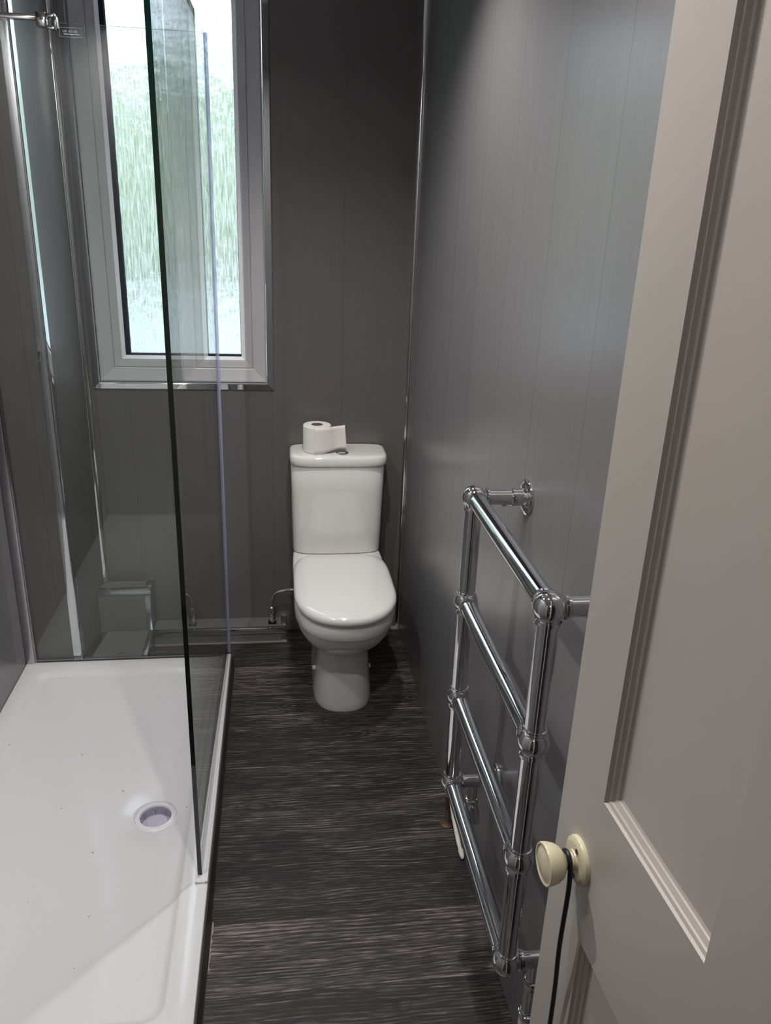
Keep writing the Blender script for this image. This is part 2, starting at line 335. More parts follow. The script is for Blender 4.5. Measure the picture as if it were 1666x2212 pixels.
def tube(bm, pts, r, n=14, k=8, mi=0):
    pts = smooth_path(pts, k); u = None; rings = []
    for i, p in enumerate(pts):
        d = (pts[min(i + 1, len(pts) - 1)] - pts[max(i - 1, 0)]).normalized()
        if u is None: u, _ = frame_of(d)
        u = (u - d * u.dot(d)).normalized(); v = d.cross(u)
        rr = r[min(int(i / len(pts) * len(r)), len(r) - 1)] if isinstance(r, (list, tuple)) else r
        rings.append([bm.verts.new(p + (u * math.cos(2 * PI * j / n) + v * math.sin(2 * PI * j / n)) * rr) for j in range(n)])
    for a, b in zip(rings, rings[1:]):
        for j in range(n):
            f = bm.faces.new([a[j], a[(j + 1) % n], b[(j + 1) % n], b[j]]); f.material_index = mi
    bm.faces.new(rings[0][::-1]).material_index = mi; bm.faces.new(rings[-1]).material_index = mi
    return bm
def loft(bm, rings, mi=0, cap=(True, True)):
    R = [[bm.verts.new(p) for p in r] for r in rings]; n = len(R[0])
    for a, b in zip(R, R[1:]):
        for j in range(n):
            bm.faces.new([a[j], a[(j + 1) % n], b[(j + 1) % n], b[j]]).material_index = mi
    if cap[0]: bm.faces.new(R[0][::-1]).material_index = mi
    if cap[1]: bm.faces.new(R[-1]).material_index = mi
    return bm
def dshape(cx, hw, yf, yb, yc, z, nf=2.3, nb=6.0, n=96):
    """plan outline with a rounded front (towards -y) and a squared back"""
    out = []
    for i in range(n):
        a = 2 * PI * i / n; c, s = math.cos(a), math.sin(a)
        e = nf if s < 0 else nb
        x = cx + hw * math.copysign(abs(c) ** (2 / e), c)
        y = yc + (yb - yc if s > 0 else yc - yf) * math.copysign(abs(s) ** (2 / e), s)
        out.append((x, y, z))
    return out
def quad_ring(bm, loops, mi=None):
    """loops: list of 4-point closed loops joined in order"""
    V_ = [[bm.verts.new(p) for p in l] for l in loops]
    for k, (a, b) in enumerate(zip(V_, V_[1:])):
        for j in range(4):
            f = bm.faces.new([a[j], a[(j + 1) % 4], b[(j + 1) % 4], b[j]])
            if mi: f.material_index = mi[k]
    return V_

# ------------------------------------------------------------------ the room
YB, XR, XL, ZC = 2.946, 0.493, -0.925, 2.45
YG = 2.655                                                   # end glass screen plane
WX0, WX1, WZ0, WZ1 = -0.643, -0.030, 1.035, 2.385            # window opening
structure(link('floor', B(-1.1, 0.62, -1.9, 3.15, -0.08, 0.0), M['floor']))
structure(link('ceiling', B(-1.1, 0.62, -1.9, 3.15, ZC, ZC + 0.08), M['ceiling']))
bm = bmesh.new()
box(bm, -1.1, WX0, YB, YB + 0.16, 0, ZC); box(bm, WX1, 0.62, YB, YB + 0.16, 0, ZC)
box(bm, WX0, WX1, YB, YB + 0.16, 0, WZ0); box(bm, WX0, WX1, YB, YB + 0.16, WZ1, ZC)
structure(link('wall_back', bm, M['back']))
structure(link('wall_right', B(XR, 0.62, -0.10, YB, 0, ZC), M['side']))
structure(link('wall_left', B(-1.1, XL, 1.14, YG + 0.012, 0, ZC), M['side']))
# pier behind the screen: faces the camera, then runs back to the window wall
bm = bmesh.new()
pl = [(-1.1, YG + 0.012), (-0.735, YG + 0.012), (-0.690, YB), (-1.1, YB)]
loft(bm, [[(x, y, z) for x, y in pl] for z in (0, ZC)])
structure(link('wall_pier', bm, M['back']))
# wall block between the doorway and the shower, doorway wall, hall
structure(link('wall_near', B(-1.1, -0.585, -0.10, 1.14, 0, ZC), M['nearwall']))
bm = bmesh.new(); box(bm, -0.585, -0.36, -0.10, 0.0, 0, ZC); box(bm, 0.375, XR, -0.10, 0.0, 0, ZC); box(bm, -0.36, 0.375, -0.10, 0.0, 2.02, ZC)
structure(link('wall_front', bm, M['hall']))
bm = bmesh.new(); box(bm, -1.1, 0.62, -2.0, -1.9, 0, ZC); box(bm, -1.2, -1.1, -2.0, -0.10, 0, ZC); box(bm, 0.62, 0.72, -2.0, -0.10, 0, ZC)
structure(link('wall_hall', bm, M['hall']))

# door lining round the doorway
bm = bmesh.new()
box(bm, -0.36, -0.335, -0.115, 0.012, 0, 1.995, 0.002); box(bm, 0.350, 0.375, -0.115, 0.012, 0, 1.995, 0.002); box(bm, -0.36, 0.375, -0.115, 0.012, 1.995, 2.02, 0.002)
structure(link('trim_1', bm, M['door']))
# downlight bezels
for i, ((lx, ly), pw, cone) in enumerate(DOWNLIGHTS):
    bm = lathe(bmesh.new(), (lx, ly, ZC), (0, 0, -1), [(0.042, 0), (0.042, 0.003), (0.038, 0.006), (0.029, 0.006), (0.028, 0.0), ], 40, cap=(False, False))
    structure(link('trim_%d' % (2 + i), bm, M['chrome'], smooth=40))
# chrome corner trims
def vstrip(name, pts, z0, z1, mat, smooth=30):
    bm = loft(bmesh.new(), [[(x, y, z) for x, y in pts] for z in (z0, z1)]); return structure(link(name, bm, mat, smooth=smooth))
# internal corner, back/right
q = [(XR, YB)] + [(XR - 0.013 * math.cos(a) , YB - 0.013 * math.sin(a)) for a in [i * PI / 2 / 8 for i in range(9)]]
vstrip('trim_6', q, 0.0, ZC, M['chrome'])
# internal corner, pier/back
q = [(-0.690, YB)] + [(-0.690 + 0.016 * math.cos(a) - 0.002 * math.sin(a), YB - 0.016 * math.sin(a)) for a in [i * PI / 2 / 8 for i in range(9)]]
vstrip('trim_7', q, 0.245, ZC, M['chrome'])
# external corner of the pier
y0 = YG + 0.012
q = [(-0.762, y0), (-0.762, y0 - 0.003), (-0.739, y0 - 0.0035), (-0.7345, y0 - 0.002), (-0.732, y0 + 0.002), (-0.7285, y0 + 0.024), (-0.7315, y0 + 0.024), (-0.735, y0)]
vstrip('trim_8', q, 0.0, ZC, M['chrome'], 50)
# window surround trim
def rect(x0, x1, z0, z1, y): return [(x0, y, z0), (x1, y, z0), (x1, y, z1), (x0, y, z1)]
bm = bmesh.new()
X0, X1, Z0, Z1 = -0.665, -0.016, 1.014, 2.408
lp = []
for ins, y in ((0, YB), (0, YB - 0.003), (0.0025, YB - 0.0065), (0.0225, YB - 0.0125), (0.0245, YB - 0.0115), (0.0245, YB + 0.018)):
    lp.append(rect(X0 + ins, X1 - ins, Z0 + ins, Z1 - ins, y))
quad_ring(bm, lp); structure(link('trim_9', bm, M['chrome'], smooth=12))

# ------------------------------------------------------------------ window
win = sroot('window_1', (-0.335, YB, WZ0))
def par(o, root):                                           # keep world-space meshes under a moved root
    o.parent = root; o.location = -Vector(root.location); return o
fx0, fx1, fz0, fz1 = -0.639, -0.043, 1.040, 2.382; FY = YB + 0.010
prof = [(0, 0.11), (0, 0.004), (0.006, 0.000), (0.046, 0.010), (0.049, 0.012), (0.050, 0.016)]
bm = bmesh.new(); quad_ring(bm, [rect(fx0 + i, fx1 - i, fz0 + i, fz1 - i, FY + y) for i, y in prof])
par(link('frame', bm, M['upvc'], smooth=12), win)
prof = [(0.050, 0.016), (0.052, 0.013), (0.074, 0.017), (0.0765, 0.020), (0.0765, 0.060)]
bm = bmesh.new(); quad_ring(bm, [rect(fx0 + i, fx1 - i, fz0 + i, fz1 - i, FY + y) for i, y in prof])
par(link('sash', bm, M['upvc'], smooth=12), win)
prof = [(0.0765, 0.020), (0.079, 0.018), (0.091, 0.026), (0.093, 0.040)]
bm = bmesh.new(); quad_ring(bm, [rect(fx0 + i, fx1 - i, fz0 + i, fz1 - i, FY + y) for i, y in prof])
par(link('glazing_bead', bm, M['whitepl'], smooth=12), win)
bm = bmesh.new(); q = []                                     # the left run of the seal bulges into view
for i, y, l in ((0.0905, 0.026, 0.0), (0.0915, 0.027, 0.002), (0.0925, 0.036, 0.011), (0.0935, 0.049, 0.014)): q.append(rect(fx0 + i + l, fx1 - i, fz0 + i + l * 0.25, fz1 - i, FY + y))
quad_ring(bm, q); par(link('seal', bm, M['black']), win)
bm = bmesh.new(); i = 0.09; vs = [bm.verts.new(p) for p in rect(fx0 + i, fx1 - i, fz0 + i, fz1 - i, FY + 0.047)]; bm.faces.new(vs)
par(link('pane', bm, M['wglass']), win)

# ------------------------------------------------------------------ outside
structure(link('ground', B(-14, 14, 3.2, 22, -0.35, -0.25), M['ground']))
structure(link('wall_garden', B(-12, 12, 7.6, 7.8, -0.25, 0.98), M['render']))
bm = bmesh.new(); nx, nz = 90, 26
def hp(i, j):
    a = j / nz * PI; x = -10 + 20 * i / nx
    y = 9.4 - 1.0 * math.sin(a) ** 0.6; z = -0.25 + (2.62 + 0.55) * (1 - math.cos(a)) / 2
    if a > PI * 0.75: y += 0.4 * (a / PI - 0.75) * 4
    nn = noise.noise(Vector((x * 1.1, z * 1.1, 3.0))) * 0.45 + noise.noise(Vector((x * 4, z * 4, 8.0))) * 0.18
    return (x, y - nn, z + nn * 0.9 * (j / nz))
g = [[bm.verts.new(hp(i, j)) for j in range(nz + 1)] for i in range(nx + 1)]
for i in range(nx):
    for j in range(nz): bm.faces.new([g[i][j], g[i + 1][j], g[i + 1][j + 1], g[i][j + 1]])
tag(link('hedge', bm, M['leaf'], smooth=180), 'blurred green garden hedge seen outside through the obscure window', 'hedge')['kind'] = 'stuff'

# ------------------------------------------------------------------ shower tray
TX0, TX1, TY0, TY1, TZ = XL, -0.190, 1.145, 2.668, 0.060
tray = thing('shower_tray', 'long white acrylic shower tray with round waste, beside the dark plank floor', 'shower tray', ((TX0 + TX1) / 2, 1.9, 0))
def rrect(x0, x1, y0, y1, z, r, n=10):
    out = []
    for cx, cy, a0 in ((x1 - r, y1 - r, 0), (x0 + r, y1 - r, PI / 2), (x0 + r, y0 + r, PI), (x1 - r, y0 + r, 1.5 * PI)):
        for i in range(n + 1):
            a = a0 + PI / 2 * i / n; out.append((cx + r * math.cos(a), cy + r * math.sin(a), z))
        nx_, ny_ = {0: (x0 + r, y1), 1: (x0, y0 + r), 2: (x1 - r, y0), 3: (x1, y1 - r)}[round(a0 / (PI / 2))]
        px_, py_, _ = out[-1]
        for i in range(1, 24): out.append((px_ + (nx_ - px_) * i / 24, py_ + (ny_ - py_) * i / 24, z))
    return out
DX, DY = -0.356, 1.832
bm = bmesh.new(); L_ = []
for ins, z, r in ((0, 0.001, 0.004), (0, TZ - 0.004, 0.004), (0.0015, TZ - 0.001, 0.004), (0.004, TZ, 0.005)):
    L_.append(rrect(TX0 + ins, TX1 - ins, TY0 + ins, TY1 - ins, z, r))
ix0, ix1, iy0, iy1 = TX0 + 0.055, TX1 - 0.062, TY0 + 0.055, TY1 - 0.085
for ins, z, r in ((0, TZ, 0.045), (0.003, TZ - 0.001, 0.044), (0.008, TZ - 0.005, 0.040), (0.016, TZ - 0.0105, 0.036), (0.024, TZ - 0.0125, 0.034)):
    L_.append(rrect(ix0 + ins, ix1 - ins, iy0 + ins, iy1 - ins, z, r))
base = L_[-1]
cx_, cy_ = DX, DY
def toward(l, k, z):                                         # shrink outline towards the waste, ending in a circle
    out = []
    for x, y, _ in l:
        a = math.atan2(y - cy_, x - cx_); tx, ty = cx_ + 0.064 * math.cos(a), cy_ + 0.064 * math.sin(a)
        out.append((x + (tx - x) * k, y + (ty - y) * k, z))
    return out
for k, z in ((0.5, TZ - 0.0145), (0.85, TZ - 0.0165), (1.0, TZ - 0.0175)): L_.append(toward(base, k, z))
last = []
for x, y, _ in L_[-1]:
    a = math.atan2(y - cy_, x - cx_); last.append((cx_ + 0.052 * math.cos(a), cy_ + 0.052 * math.sin(a), TZ - 0.022))
L_.append(last)
loft(bm, L_, cap=(True, False))
par(link('tray_body', bm, M['tray'], smooth=35), tray)
zt = TZ - 0.0175
bm = lathe(bmesh.new(), (DX, DY, zt), (0, 0, 1), [(0.064, -0.004), (0.0635, 0.0012), (0.062, 0.0022), (0.0585, 0.0022), (0.0575, 0.0), (0.0575, -0.004)], 64, cap=(False, False))
par(link('waste_rim', bm, M['whitepl'], smooth=40), tray)
bm = lathe(bmesh.new(), (DX, DY, zt), (0, 0, 1), [(0.0572, -0.004), (0.0568, 0.0006), (0.0555, 0.0016), (0.0445, 0.0018), (0.0430, 0.0005), (0.0420, -0.004), (0.0410, -0.030), (0.0, -0.030)], 64, mi=0, cap=(False, False))
for f in bm.faces:
    if f.calc_center_median().z < zt - 0.003 and math.hypot(f.calc_center_median().x - DX, f.calc_center_median().y - DY) < 0.0428: f.material_index = 1
for k in range(8):
    a = k * PI / 4 + 0.2; c, s = math.cos(a), math.sin(a)
    cyl(bm, (DX + 0.0400 * c, DY + 0.0400 * s, zt - 0.028), (DX + 0.0400 * c, DY + 0.0400 * s, zt - 0.006), 0.0014, 8, mi=1)
par(link('waste_flange', bm, [M['whitepl'], M['lilac']], smooth=40), tray)
bm = lathe(bmesh.new(), (DX + 0.003, DY - 0.004, zt - 0.026), (0, 0, 1), [(0.030, 0), (0.0305, 0.007), (0.0295, 0.009), (0.0285, 0.0078), (0.010, 0.0085), (0, 0.0085)], 48, mi=0)
for k in range(4):
    a = k * PI / 2 + 0.35; c, s = math.cos(a), math.sin(a)
    cyl(bm, (DX + 0.003 + 0.029 * c, DY - 0.004 + 0.029 * s, zt - 0.019), (DX + 0.040 * c, DY + 0.040 * s, zt - 0.019), 0.0012, 8)
lathe(bm, (DX + 0.004, DY - 0.022, zt - 0.0178), (0, 0, 1), [(0.003, 0), (0.0028, 0.001), (0, 0.0016)], 12)
par(link('waste_cover', bm, M['lilac'], smooth=40), tray)
# dark edging strip along the tray
bm = bmesh.new()
loft(bm, [[(TX1 + 0.0003, y, 0.0), (TX1 + 0.012, y, 0.0), (TX1 + 0.0095, y, 0.003), (TX1 + 0.004, y, 0.050), (TX1 + 0.0003, y, 0.052)] for y in (1.0, TY1)])
structure(link('trim_10', bm, M['darkstrip']))
bm = bmesh.new(); random.seed(3)
pts = []
for i in range(18):
    pts.append((TX1 + 0.013, 1.36 + i * 0.008))
out = pts + [(TX1 + 0.0165 + random.uniform(-0.0015, 0.0035) - 0.002 * (i < 9), 1.36 + i * 0.008) for i in reversed(range(18))]
loft(bm, [[(x, y, z) for x, y in out] for z in (0.0002, 0.0016)])
structure(link('trim_11', bm, M['silicone']))

# ------------------------------------------------------------------ glass screens
def glass_panel(name, x0, x1, y0, y1, z0, z1, parent, edge_idx):
    """box whose two big faces are clear; the edge faces take edge_idx"""
    bm = B(x0, x1, y0, y1, z0, z1); bm.normal_update(); thin = 0 if (x1 - x0) < (y1 - y0) else 1
    for f in bm.faces:
        if abs(f.normal[thin]) < 0.5: f.material_index = edge_idx(f.normal)
    return par(link(name, bm, [M['glass'], M['glass_edge'], M['glass_edge_pale']]), parent)
GZ0, GZ1 = TZ + 0.003, 2.113
side = thing('shower_screen', 'tall glass side screen with dark green front edge, along the tray beside the floor', 'shower screen', (-0.2055, 2.12, TZ))
sg = glass_panel('glass', -0.2115, -0.2010, 1.583, YG + 0.004, GZ0 + 0.004, GZ1, side, lambda n: 1)
for v in sg.data.vertices:                                   # the screen leans a touch towards the shower at its free edge
    k = (YG - 0.006 - v.co.y) / 1.07; v.co.x += 0.0035 - 0.0085 * k
bm = bmesh.new()                                             # white U channel on the tray rim
box(bm, -0.2215, -0.2150, 1.560, YG - 0.0080, TZ, TZ + 0.009, 0.0015); box(bm, -0.1965, -0.1905, 1.560, YG - 0.0080, TZ, TZ + 0.009, 0.0015)
box(bm, -0.2150, -0.1965, 1.560, YG - 0.0080, TZ, TZ + 0.0062)
par(link('channel', bm, M['whitepl'], smooth=30), side)
bm = B(-0.2045, -0.1915, YG + 0.0042, YG + 0.0120, GZ0 + 0.006, GZ1 + 0.001, 0.002); par(link('corner_seal', bm, M['clearseal'], smooth=30), side)
end = thing('shower_screen', 'clear glass end screen across the far end of the white tray, below the window', 'shower screen', (-0.55, YG, TZ))
glass_panel('glass', -0.905, -0.2085, YG - 0.004, YG + 0.004, GZ0, GZ1, end, lambda n: 2)
bm = bmesh.new(); box(bm, XL + 0.0005, XL + 0.031, YG - 0.0150, YG + 0.011, TZ + 0.0005, 2.16, 0.0015)
par(link('wall_profile', bm, M['satin'], smooth=30), end)
bm = B(XL + 0.031, XL + 0.0355, YG - 0.010, YG + 0.007, TZ + 0.0005, 2.16, 0.001); par(link('profile_lip', bm, M['chrome_dark'], smooth=30), end)
bm = bmesh.new(); box(bm, -0.890, -0.215, YG - 0.0075, YG - 0.0042, TZ - 0.0002, TZ + 0.006, 0.001); par(link('bottom_seal', bm, M['darkstrip']), end)
# etched maker's mark
bm = bmesh.new(); mx0, mx1, mz0, mz1, my, lw = -0.598, -0.538, 2.078, 2.102, YG - 0.0046, 0.0007
box(bm, mx0, mx1, my, my + 0.0003, mz0, mz0 + lw); box(bm, mx0, mx1, my, my + 0.0003, mz1 - lw, mz1)
box(bm, mx0, mx0 + lw, my, my + 0.0003, mz0, mz1); box(bm, mx1 - lw, mx1, my, my + 0.0003, mz0, mz1)
box(bm, -0.586, -0.544, my, my + 0.0003, 2.0845, 2.0865)
par(link('etched_frame', bm, M['etch']), end)
fc = bpy.data.curves.new('etched_text', 'FONT'); fc.body = 'UK H3-0B'; fc.size = 0.0095; fc.align_x = 'RIGHT'
fo = bpy.data.objects.new('etched_text_source', fc); COL.objects.link(fo)
bpy.context.view_layer.update()
me = bpy.data.meshes.new_from_object(fo.evaluated_get(bpy.context.evaluated_depsgraph_get())); bpy.data.objects.remove(fo)
me.transform(Matrix.Translation((-0.549, my, 2.0895)) @ Matrix.Rotation(PI / 2, 4, 'X')); me.materials.clear(); me.materials.append(M['etch'])
to = bpy.data.objects.new('etched_text', me); COL.objects.link(to); par(to, end)
# support arm with clamp
arm = thing('support_arm', 'dark chrome support bar and clamp on the top edge of the glass end screen', 'support bar', (-0.64, YG, 2.12))
bm = bmesh.new(); box(bm, XL, -0.648, YG - 0.0075, YG + 0.0075, 2.1145, 2.1285, 0.001)
par(link('bar', bm, M['chrome_dark'], smooth=30), arm)
bm = bmesh.new(); box(bm, -0.656, -0.628, YG - 0.017, YG + 0.017, 2.098, 2.134, 0.0015)
box(bm, -0.628, -0.604, YG - 0.017, YG + 0.017, 2.122, 2.132, 0.0015); box(bm, -0.610, -0.600, YG - 0.017, YG + 0.017, 2.098, 2.126, 0.0015)
box(bm, -0.632, -0.604, YG - 0.015, YG - 0.006, 2.093, 2.103, 0.001)
par(link('clamp', bm, M['chrome_dark'], smooth=30), arm)
bm = bmesh.new(); box(bm, XL, XL + 0.006, YG - 0.02, YG + 0.02, 2.102, 2.142, 0.001); par(link('wall_plate', bm, M['chrome'], smooth=30), arm)

# ------------------------------------------------------------------ pipe boxings
cb = thing('pipe_boxing', 'small square grey corner boxing with silver trim, standing below the window behind the glass', 'pipe boxing', (-0.59, 2.90, 0))
bm = loft(bmesh.new(), [[(-0.7035, 2.864, z), (-0.508, 2.864, z), (-0.508, YB - 0.0005, z), (-0.6905, YB - 0.0005, z)] for z in (0.0, 0.240)])
par(link('box_panel', bm, M['plain']), cb)
bm = bmesh.new()
box(bm, -0.702, -0.5055, 2.8600, 2.8638, 0.220, 0.2435, 0.001); box(bm, -0.699, -0.5055, 2.8615, 2.884, 0.2402, 0.2435, 0.001)
box(bm, -0.5278, -0.5045, 2.884, YB - 0.001, 0.2402, 0.2435, 0.001)
par(link('top_trim', bm, M['satin'], smooth=30), cb)
bm = bmesh.new(); box(bm, -0.5275, -0.5045, 2.8602, 2.8638, 0.062, 0.218, 0.001); box(bm, -0.5078, -0.5045, 2.8602, 2.884, 0.062, 0.24, 0.001)
par(link('side_trim', bm, M['satin'], smooth=30), cb)
lb = thing('pipe_boxing', 'low flat grey boxing behind the glass, at the foot of the square corner boxing', 'pipe boxing', (-0.6, 2.76, 0))
bm = loft(bmesh.new(), [[(-0.7260, 2.670, z), (-0.504, 2.670, z), (-0.504, 2.8635, z), (-0.7030, 2.8635, z)] for z in (0.0, 0.060)])
par(link('box_panel', bm, M['plain']), lb)
bm = loft(bmesh.new(), [[(-0.7255, 2.671, z), (-0.7015, 2.671, z), (-0.6795, 2.8595, z), (-0.7025, 2.8595, z)] for z in (0.0602, 0.0630)])
par(link('edge_trim', bm, M['satin'], smooth=30), lb); bm = bmesh.new()
box(bm, -0.522, -0.5005, 2.671, 2.8595, 0.0602, 0.0635, 0.001); box(bm, -0.5038, -0.5005, 2.671, 2.8595, 0.03, 0.062, 0.001)
par(link('edge_trim', bm, M['satin'], smooth=30), lb)
bm = bmesh.new()
for k in range(3): box(bm, -0.612 + k * 0.0095, -0.605 + k * 0.0095, 2.694, 2.698, 0.0601, 0.0604)
par(link('printed_marks', bm, M['black']), lb)
sb = thing('pipe_boxing', 'long low skirting boxing with a chrome edge, running under the window to the toilet', 'pipe boxing', (-0.24, 2.9, 0))
par(link('box_panel', B(-0.5035, 0.020, 2.848, YB - 0.0005, 0.0, 0.060), M['plain']), sb)
bm = bmesh.new(); box(bm, -0.5035, 0.0225, 2.8450, 2.8640, 0.0602, 0.0632, 0.001); box(bm, -0.5035, 0.0225, 2.8450, 2.8478, 0.040, 0.0632, 0.001)
par(link('chrome_edge', bm, M['chrome'], smooth=30), sb)
bm = bmesh.new(); box(bm, -0.001, 0.0225, 2.864, YB - 0.001, 0.0602, 0.0625, 0.001); box(bm, 0.0, 0.0225, 2.8452, 2.8478, 0.0, 0.038, 0.001); box(bm, 0.0202, 0.0225, 2.8452, YB - 0.001, 0.0, 0.062, 0.001)
par(link('end_trim', bm, M['satin'], smooth=30), sb)
structure(link('trim_12', B(-0.50, 0.024, 2.838, 2.8475, 0.0, 0.005, 0.001), M['silicone']))

# water feed to the cistern
wf = thing('water_valve', 'small chrome isolating valve and bent pipe between low boxing and left of toilet', 'valve', (-0.036, 2.90, 0.06))
bm = tube(bmesh.new(), [(-0.036, 2.900, 0.130), (-0.036, 2.900, 0.158), (-0.031, 2.901, 0.180), (-0.012, 2.902, 0.196), (0.020, 2.902, 0.203), (0.062, 2.902, 0.206)], 0.0066, 14, 8)
par(link('pipe', bm, M['chrome'], smooth=60), wf)
bm = lathe(bmesh.new(), (-0.036, 2.900, 0.060), (0, 0, 1), [(0.0095, 0), (0.0095, 0.016), (0.0130, 0.018), (0.0130, 0.030), (0.0100, 0.032), (0.0112, 0.048), (0.0100, 0.056), (0.0130, 0.058), (0.0130, 0.072), (0.0095, 0.076)], 16)
lathe(bm, (-0.036, 2.900, 0.104), (0, -1, 0), [(0.0055, 0), (0.0055, 0.012), (0.0035, 0.012), (0.0035, 0.011)], 12)
par(link('valve_body', bm, M['chrome'], smooth=25), wf)
bm = B(-0.052, -0.020, 2.885, 2.915, 0.0602, 0.0612); par(link('cut_out', bm, M['black']), wf)

# ------------------------------------------------------------------ toilet
CX = 0.2175
toi = thing('toilet', 'white close coupled ceramic toilet with closed seat lid against the dark back wall', 'toilet', (CX, 2.65, 0))
S_ = [  # z, half width, y front, y back, yc, nf, nb
    (0.000, 0.104, 2.345, 2.84, 2.50, 2.6, 5), (0.008, 0.1055, 2.343, 2.84, 2.50, 2.6, 5), (0.030, 0.104, 2.345, 2.84, 2.50, 2.6, 5), (0.080, 0.100, 2.348, 2.83, 2.50, 2.6, 5),
    (0.140, 0.0945, 2.350, 2.82, 2.50, 2.6, 5), (0.200, 0.092, 2.350, 2.82, 2.50, 2.6, 5), (0.222, 0.093, 2.346, 2.82, 2.50, 2.6, 5),
    (0.232, 0.098, 2.338, 2.83, 2.49, 2.5, 5), (0.243, 0.110, 2.322, 2.84, 2.48, 2.4, 5), (0.258, 0.126, 2.300, 2.86, 2.46, 2.3, 5), (0.276, 0.140, 2.278, 2.88, 2.45, 2.25, 5),
    (0.298, 0.1515, 2.256, 2.90, 2.44, 2.2, 6), (0.322, 0.160, 2.238, 2.92, 2.43, 2.2, 6), (0.346, 0.1655, 2.226, 2.925, 2.43, 2.2, 7), (0.350, 0.1660, 2.225, 2.925, 2.43, 2.2, 7),
    (0.3525, 0.1690, 2.219, 2.927, 2.43, 2.2, 7), (0.358, 0.1712, 2.2145, 2.928, 2.43, 2.2, 8), (0.380, 0.1728, 2.211, 2.930, 2.43, 2.2, 8), (0.398, 0.1720, 2.212, 2.930, 2.43, 2.2, 8),
    (0.404, 0.1700, 2.215, 2.930, 2.43, 2.2, 8), (0.407, 0.1660, 2.220, 2.928, 2.43, 2.2, 8), (0.408, 0.13, 2.28, 2.90, 2.43, 2.2, 8)]
bm = loft(bmesh.new(), [dshape(CX, hw, yf, yb, yc, z, nf, nb) for z, hw, yf, yb, yc, nf, nb in S_])
par(link('pan', bm, M['ceramic'], smooth=60), toi)
for s in (-1, 1):
    bm = lathe(bmesh.new(), (CX + s * 0.0985, 2.50, 0.088), (s, 0, 0), [(0.0088, 0), (0.0088, 0.004), (0.0075, 0.007), (0.004, 0.0085), (0, 0.009)], 20)
    par(link('bolt_cap', bm, M['whitepl'], smooth=50), toi)
def inset_loft(base, prof):
    hw, yf, yb, yc, nf, nb = base
    return loft(bmesh.new(), [dshape(CX, hw - d, yf + d, yb - d * 0.8, yc, z, nf, nb) for d, z in prof])
sbm = inset_loft((0.168, 2.212, 2.700, 2.43, 2.2, 6), [(0.006, 0.4085), (0.001, 0.4105), (0, 0.415), (0.004, 0.4195), (0.012, 0.420)])
par(link('seat', sbm, M['seatplastic'], smooth=60), toi)
lbm = inset_loft((0.1735, 2.197, 2.708, 2.42, 2.25, 5.5), [(0.006, 0.4215), (0.0015, 0.4225), (0, 0.425), (0, 0.4330), (0.0012, 0.4385), (0.005, 0.4440), (0.011, 0.4480), (0.020, 0.4510), (0.035, 0.4532), (0.060, 0.4548), (0.095, 0.4558), (0.130, 0.4562), (0.165, 0.4564)])
par(link('seat_lid', lbm, M['seatplastic'], smooth=60), toi)
bm = loft(bmesh.new(), [dshape(CX + 0.0005, hw, yf, 2.932, 2.86, z, 3.6, 9) for z, hw, yf in
    ((0.4085, 0.163, 2.797), (0.4115, 0.1680, 2.791), (0.418, 0.1692, 2.789), (0.52, 0.1715, 2.785), (0.66, 0.1745, 2.779), (0.764, 0.1765, 2.775), (0.768, 0.174, 2.778))])
par(link('cistern', bm, M['ceramic'], smooth=50), toi)
bm = loft(bmesh.new(), [dshape(CX + 0.0025, hw, yf, 2.940, 2.86, z, 4.2, 12) for z, hw, yf in
    ((0.7675, 0.172, 2.777), (0.7685, 0.179, 2.769), (0.772, 0.1818, 2.766), (0.785, 0.1825, 2.765), (0.796, 0.1815, 2.766), (0.802, 0.1785, 2.769), (0.8055, 0.173, 2.775), (0.807, 0.165, 2.783), (0.8078, 0.13, 2.81), (0.808, 0.06, 2.84))])
par(link('cistern_lid', bm, M['ceramic'], smooth=60), toi)
LZ = 0.8083
bm = lathe(bmesh.new(), (0.232, 2.813, LZ - 0.001), (0, 0, 1), [(0.0235, 0), (0.0235, 0.003), (0.0215, 0.0052), (0.0200, 0.0052), (0.0192, 0.0040), (0.0188, 0.0058), (0.014, 0.0075), (0, 0.0082)], 40)
par(link('flush_button', bm, M['chrome'], smooth=40), toi)
structure(link('trim_13', B(XR - 0.034, XR - 0.002, YB - 0.03, YB - 0.004, 0.0, 0.004, 0.001), M['silicone']))

# toilet roll
RX, RY = 0.140, 2.850
roll = thing('toilet_roll', 'white toilet paper roll with loose end standing on the toilet cistern lid', 'toilet roll', (RX, RY, LZ))
bm = bmesh.new(); n = 64; pr = [(0.0215, 0.0), (0.049, 0.0), (0.0515, 0.0022), (0.0522, 0.006), (0.0522, 0.094), (0.0515, 0.0978), (0.049, 0.1), (0.0215, 0.1)]
lathe(bm, (RX, RY, LZ), (0, 0, 1), pr, n, cap=(False, False)); par(link('paper', bm, M['paper'], smooth=40), roll)
bm = lathe(bmesh.new(), (RX, RY, LZ), (0, 0, 1), [(0.0213, 0.0005), (0.0216, 0.0995), (0.0204, 0.0995), (0.0202, 0.0005)], 48, cap=(False, False))
lathe(bm, (RX, RY, LZ), (0, 0, 1), [(0.0213, 0.0004), (0, 0.0004)], 48, cap=(False, False))
par(link('cardboard_core', bm, M['card'], smooth=40), roll)
bm = bmesh.new(); rows = []
sp_ = smooth_path([(RX - 0.012, RY - 0.0518, 0), (RX + 0.016, RY - 0.0512, 0), (RX + 0.046, RY - 0.041, 0), (RX + 0.068, RY - 0.030, 0), (RX + 0.088, RY - 0.026, 0), (RX + 0.104, RY - 0.027, 0)], 5)
